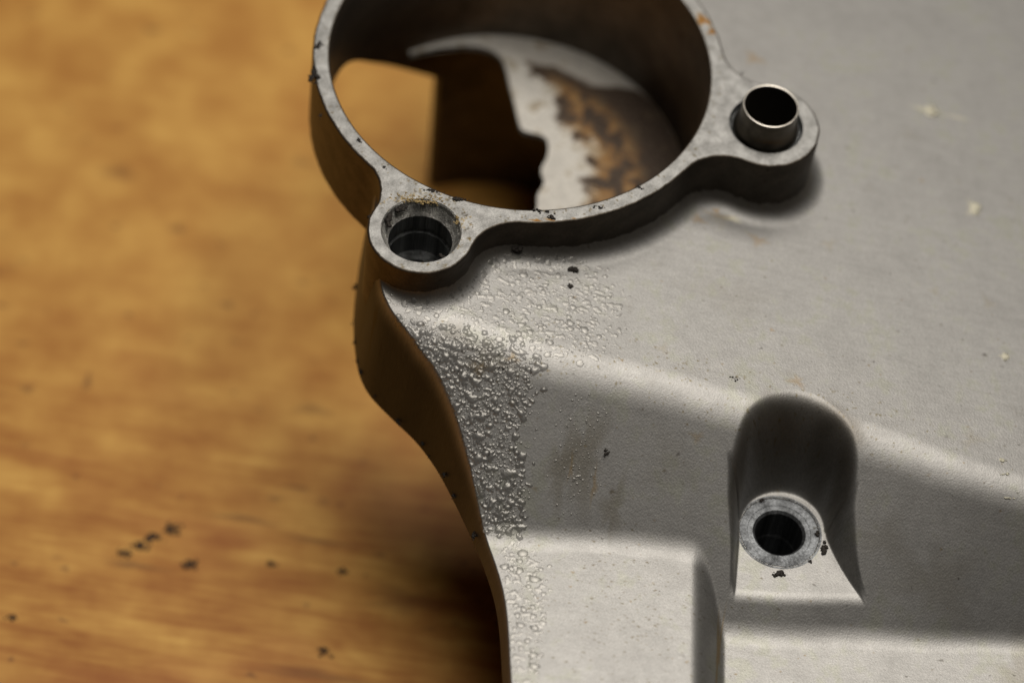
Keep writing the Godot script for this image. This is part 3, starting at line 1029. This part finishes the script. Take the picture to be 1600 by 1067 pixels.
# the small beads run into one another: one relief of merged drops on the metal
func make_film(drops: Array) -> void:
	var st := 0.085
	var x0 := -23.0
	var z0 := -17.5
	var w := 500
	var h := 760
	var field := PackedFloat32Array()
	var tall := PackedFloat32Array()
	field.resize(w * h)
	tall.resize(w * h)
	var warp := FastNoiseLite.new()
	warp.seed = 5
	warp.frequency = 0.9
	for q in drops:
		var p: Vector2 = q[0]
		var r: float = q[1] * 1.42
		var sx := rng.randf_range(1.0, 1.5)
		var tw := rng.randf_range(-0.35, 0.35)
		var n := int(ceil(r * sx * 1.5 / st))
		var ci := int((p.y - z0) / st)
		var cj := int((p.x - x0) / st)
		for i in range(maxi(0, ci - n), mini(h, ci + n + 1)):
			for j in range(maxi(0, cj - n), mini(w, cj + n + 1)):
				var e := Vector2(x0 + j * st, z0 + i * st) - p
				e = Vector2((e.x + e.y * tw) / sx, e.y - e.x * tw) / r
				var l := e.length_squared()
				if q[1] > 0.16:
					l *= 1.0 + 0.9 * warp.get_noise_2d((x0 + j * st) / maxf(q[1], 0.2) * 0.5, (z0 + i * st) / maxf(q[1], 0.2) * 0.5)
				if l < 1.0:
					var g := (1.0 - l) * (1.0 - l)
					var k := i * w + j
					field[k] += g
					tall[k] += g * q[1] * q[2]
	var th := 0.27
	var id := PackedInt32Array()
	id.resize(w * h)
	id.fill(-1)
	var v := PackedVector3Array()
	var used := PackedInt32Array()
	for i in h:                        # none on the steep flank
		var z := z0 + i * st
		var stop := crease(z)
		for j in w:
			if x0 + j * st < stop:
				field[i * w + j] = 0.0
	for i in range(1, h - 1):
		for j in range(1, w - 1):
			var k := i * w + j
			var near := false
			for m in [k, k - 1, k + 1, k - w, k + w, k - w - 1, k - w + 1, k + w - 1, k + w + 1]:
				if field[m] > th:
					near = true
					break
			if near:
				id[k] = v.size()
				used.append(k)
				var x := x0 + j * st
				var z := z0 + i * st
				var lift := -0.03
				if field[k] > th:
					lift = tall[k] / field[k] * 1.25 * sqrt(minf(field[k] - th, 0.8)) - 0.01
				v.append(Vector3(x, surf(x, z), z))
				tall[k] = lift
	var out := PackedVector3Array()
	out.resize(v.size())
	for a in used.size():
		var k := used[a]
		var p := v[a]
		var gx := 0.0
		var gz := 0.0
		if id[k + 1] >= 0 and id[k - 1] >= 0: gx = (v[id[k + 1]].y - v[id[k - 1]].y) / (2.0 * st)
		if id[k + w] >= 0 and id[k - w] >= 0: gz = (v[id[k + w]].y - v[id[k - w]].y) / (2.0 * st)
		out[a] = p + Vector3(-gx, 1.0, -gz).normalized() * tall[k]
	var nn := PackedVector3Array()
	nn.resize(v.size())
	var idx := PackedInt32Array()
	for a in used.size():
		var k := used[a]
		var r := out[id[k + 1]] if id[k + 1] >= 0 else out[a]
		var l := out[id[k - 1]] if id[k - 1] >= 0 else out[a]
		var d := out[id[k + w]] if id[k + w] >= 0 else out[a]
		var u := out[id[k - w]] if id[k - w] >= 0 else out[a]
		nn[a] = (d - u).cross(r - l).normalized() if r != l and d != u else Vector3.UP
		var b := id[k + 1]
		var c := id[k + w]
		var e := id[k + w + 1]
		if b >= 0 and c >= 0 and e >= 0:
			idx.append_array(PackedInt32Array([a, b, c, b, e, c]))
	for a in out.size():
		out[a] *= MM
	var o := MeshInstance3D.new()
	o.name = "condensation"
	o.mesh = make_mesh(out, nn, PackedVector2Array(), idx, M.bead)
	add_child(o, true)
	tag(o, "merged beads of condensation covering the cover's left flank and boss foot", "condensation", "", "stuff")

func make_crumbs() -> void:
	var spots := [[-47.2, 5.9, 0.9, "black crumb of grime, uppermost of the cluster on the wood"], [-49.8, 7.8, 1.0, "largest black grime crumb in the cluster on the wood"], [-51.6, 9.6, 0.8, "black crumb in the middle of the cluster on the wood"], [-53.8, 11.3, 0.9, "black crumb at the left end of the cluster on the wood"], [-43.2, 11.6, 0.8, "dark crumb on the wood just below the crumb cluster"], [-31.2, 9.4, 0.5, "small dark crumb on the wood between cluster and cover"], [-20.6, 8.8, 0.6, "small dark crumb on the wood nearest the cover's flank"], [-21.1, 23.0, 0.7, "lone black crumb on the wood near the front edge"], [-67.7, 25.0, 0.5, "lone black crumb on the wood at the far left front"]]
	for i in spots.size():
		var s: Array = spots[i]
		var o := clump("grime_crumb", Vector3(s[0], 0.0, s[1]), Vector2(s[2] * 1.5, s[2]), 9, s[2] * 0.5, M.crumb, self, 0.3)
		tag(o, s[3], "crumb", "crumbs of grime scattered on the wood")

func make_table() -> void:
	var b := Buf.new()
	var lo := Vector2(-420, -420)
	var hi := Vector2(420, 260)
	var r := []
	for q in [[lo.y, 0.0], [hi.y, 0.0]]:
		r.append([Vector3(lo.x, 0, q[0]), Vector3(hi.x, 0, q[0])])
	strip(b, r, [[Vector3.UP, Vector3.UP], [Vector3.UP, Vector3.UP]], false)
	var ring := [Vector3(lo.x, 0, lo.y), Vector3(hi.x, 0, lo.y), Vector3(hi.x, 0, hi.y), Vector3(lo.x, 0, hi.y)]
	var side := [Vector3(0, 0, -1), Vector3(1, 0, 0), Vector3(0, 0, 1), Vector3(-1, 0, 0)]
	var down := Vector3(0, -24, 0)
	for k in 4:
		var p: Vector3 = ring[k]
		var q: Vector3 = ring[(k + 1) % 4]
		strip(b, [[p, q], [p + down, q + down]], [[side[k], side[k]], [side[k], side[k]]], false)
	var dn := [Vector3.DOWN, Vector3.DOWN]
	strip(b, [[ring[0] + down, ring[1] + down], [ring[3] + down, ring[2] + down]], [dn, dn], false)
	for i in b.v.size():
		b.uv[i] = (Vector2(b.v[i].x, b.v[i].z) / MM - W0) / WSZ
	var o := part("wooden_bench_top", b, M.wood, self)
	tag(o, "worn honey-coloured wooden bench top under the metal cover", "", "", "structure")

func _ready() -> void:
	rng.seed = 7
	# ---- camera
	var cam := Camera3D.new()
	cam.name = "camera"
	add_child(cam)
	var phi := deg_to_rad(53.7)
	var roll := deg_to_rad(8.4)
	var dist := 358.0
	var at := Vector3(0, 53.0 + dist * sin(phi), dist * cos(phi)) * MM
	var fw := Vector3(0, -sin(phi), -cos(phi))
	var r0 := Vector3.RIGHT
	var u0 := r0.cross(fw)
	var rt := r0 * cos(roll) + u0 * sin(roll)
	var up := u0 * cos(roll) - r0 * sin(roll)
	cam.transform = Transform3D(Basis(rt, up, -fw), at)
	var lens := CameraAttributesPhysical.new()
	lens.frustum_focal_length = 12.0 / tan(deg_to_rad(7.5))
	lens.frustum_focus_distance = 0.357
	lens.frustum_near = 0.05
	lens.frustum_far = 20.0
	lens.exposure_aperture = 8.3
	cam.attributes = lens
	cam.current = true
	# ---- surroundings and lamps
	var env := Environment.new()
	env.background_mode = Environment.BG_COLOR
	env.background_color = Color(0.07, 0.067, 0.062)
	env.tonemap_mode = Environment.TONE_MAPPER_LINEAR
	env.tonemap_exposure = 1.0
	env.sdfgi_enabled = true
	env.ssao_enabled = true
	env.ssil_enabled = true
	var we := WorldEnvironment.new()
	we.name = "surroundings"
	we.environment = env
	add_child(we)
	var lamp := AreaLight3D.new()
	lamp.name = "ceiling_light"
	lamp.area_size = Vector2(1.0, 0.7)
	lamp.light_energy = 1.7
	lamp.light_color = Color(1.0, 0.975, 0.94)
	lamp.shadow_enabled = true
	add_child(lamp)
	var el := deg_to_rad(78)
	lamp.position = Vector3(0.08, sin(el), -cos(el)) * 1.3
	lamp.look_at_from_position(lamp.position, Vector3(0, 0.05, 0), Vector3.RIGHT)
	# ---- things
	make_fillets()
	make_materials()
	make_table()
	var cover := Node3D.new()
	cover.name = "engine_cover"
	add_child(cover)
	tag(cover, "cast aluminium engine cover with round bore and bolt bosses, wet on its left flank", "engine cover")
	make_body(cover)
	make_ring(cover)
	make_floor(cover)
	make_sockets(cover)
	make_dowel()
	make_grime(cover)
	edge_grit(cover)
	make_drops()
	make_crumbs()
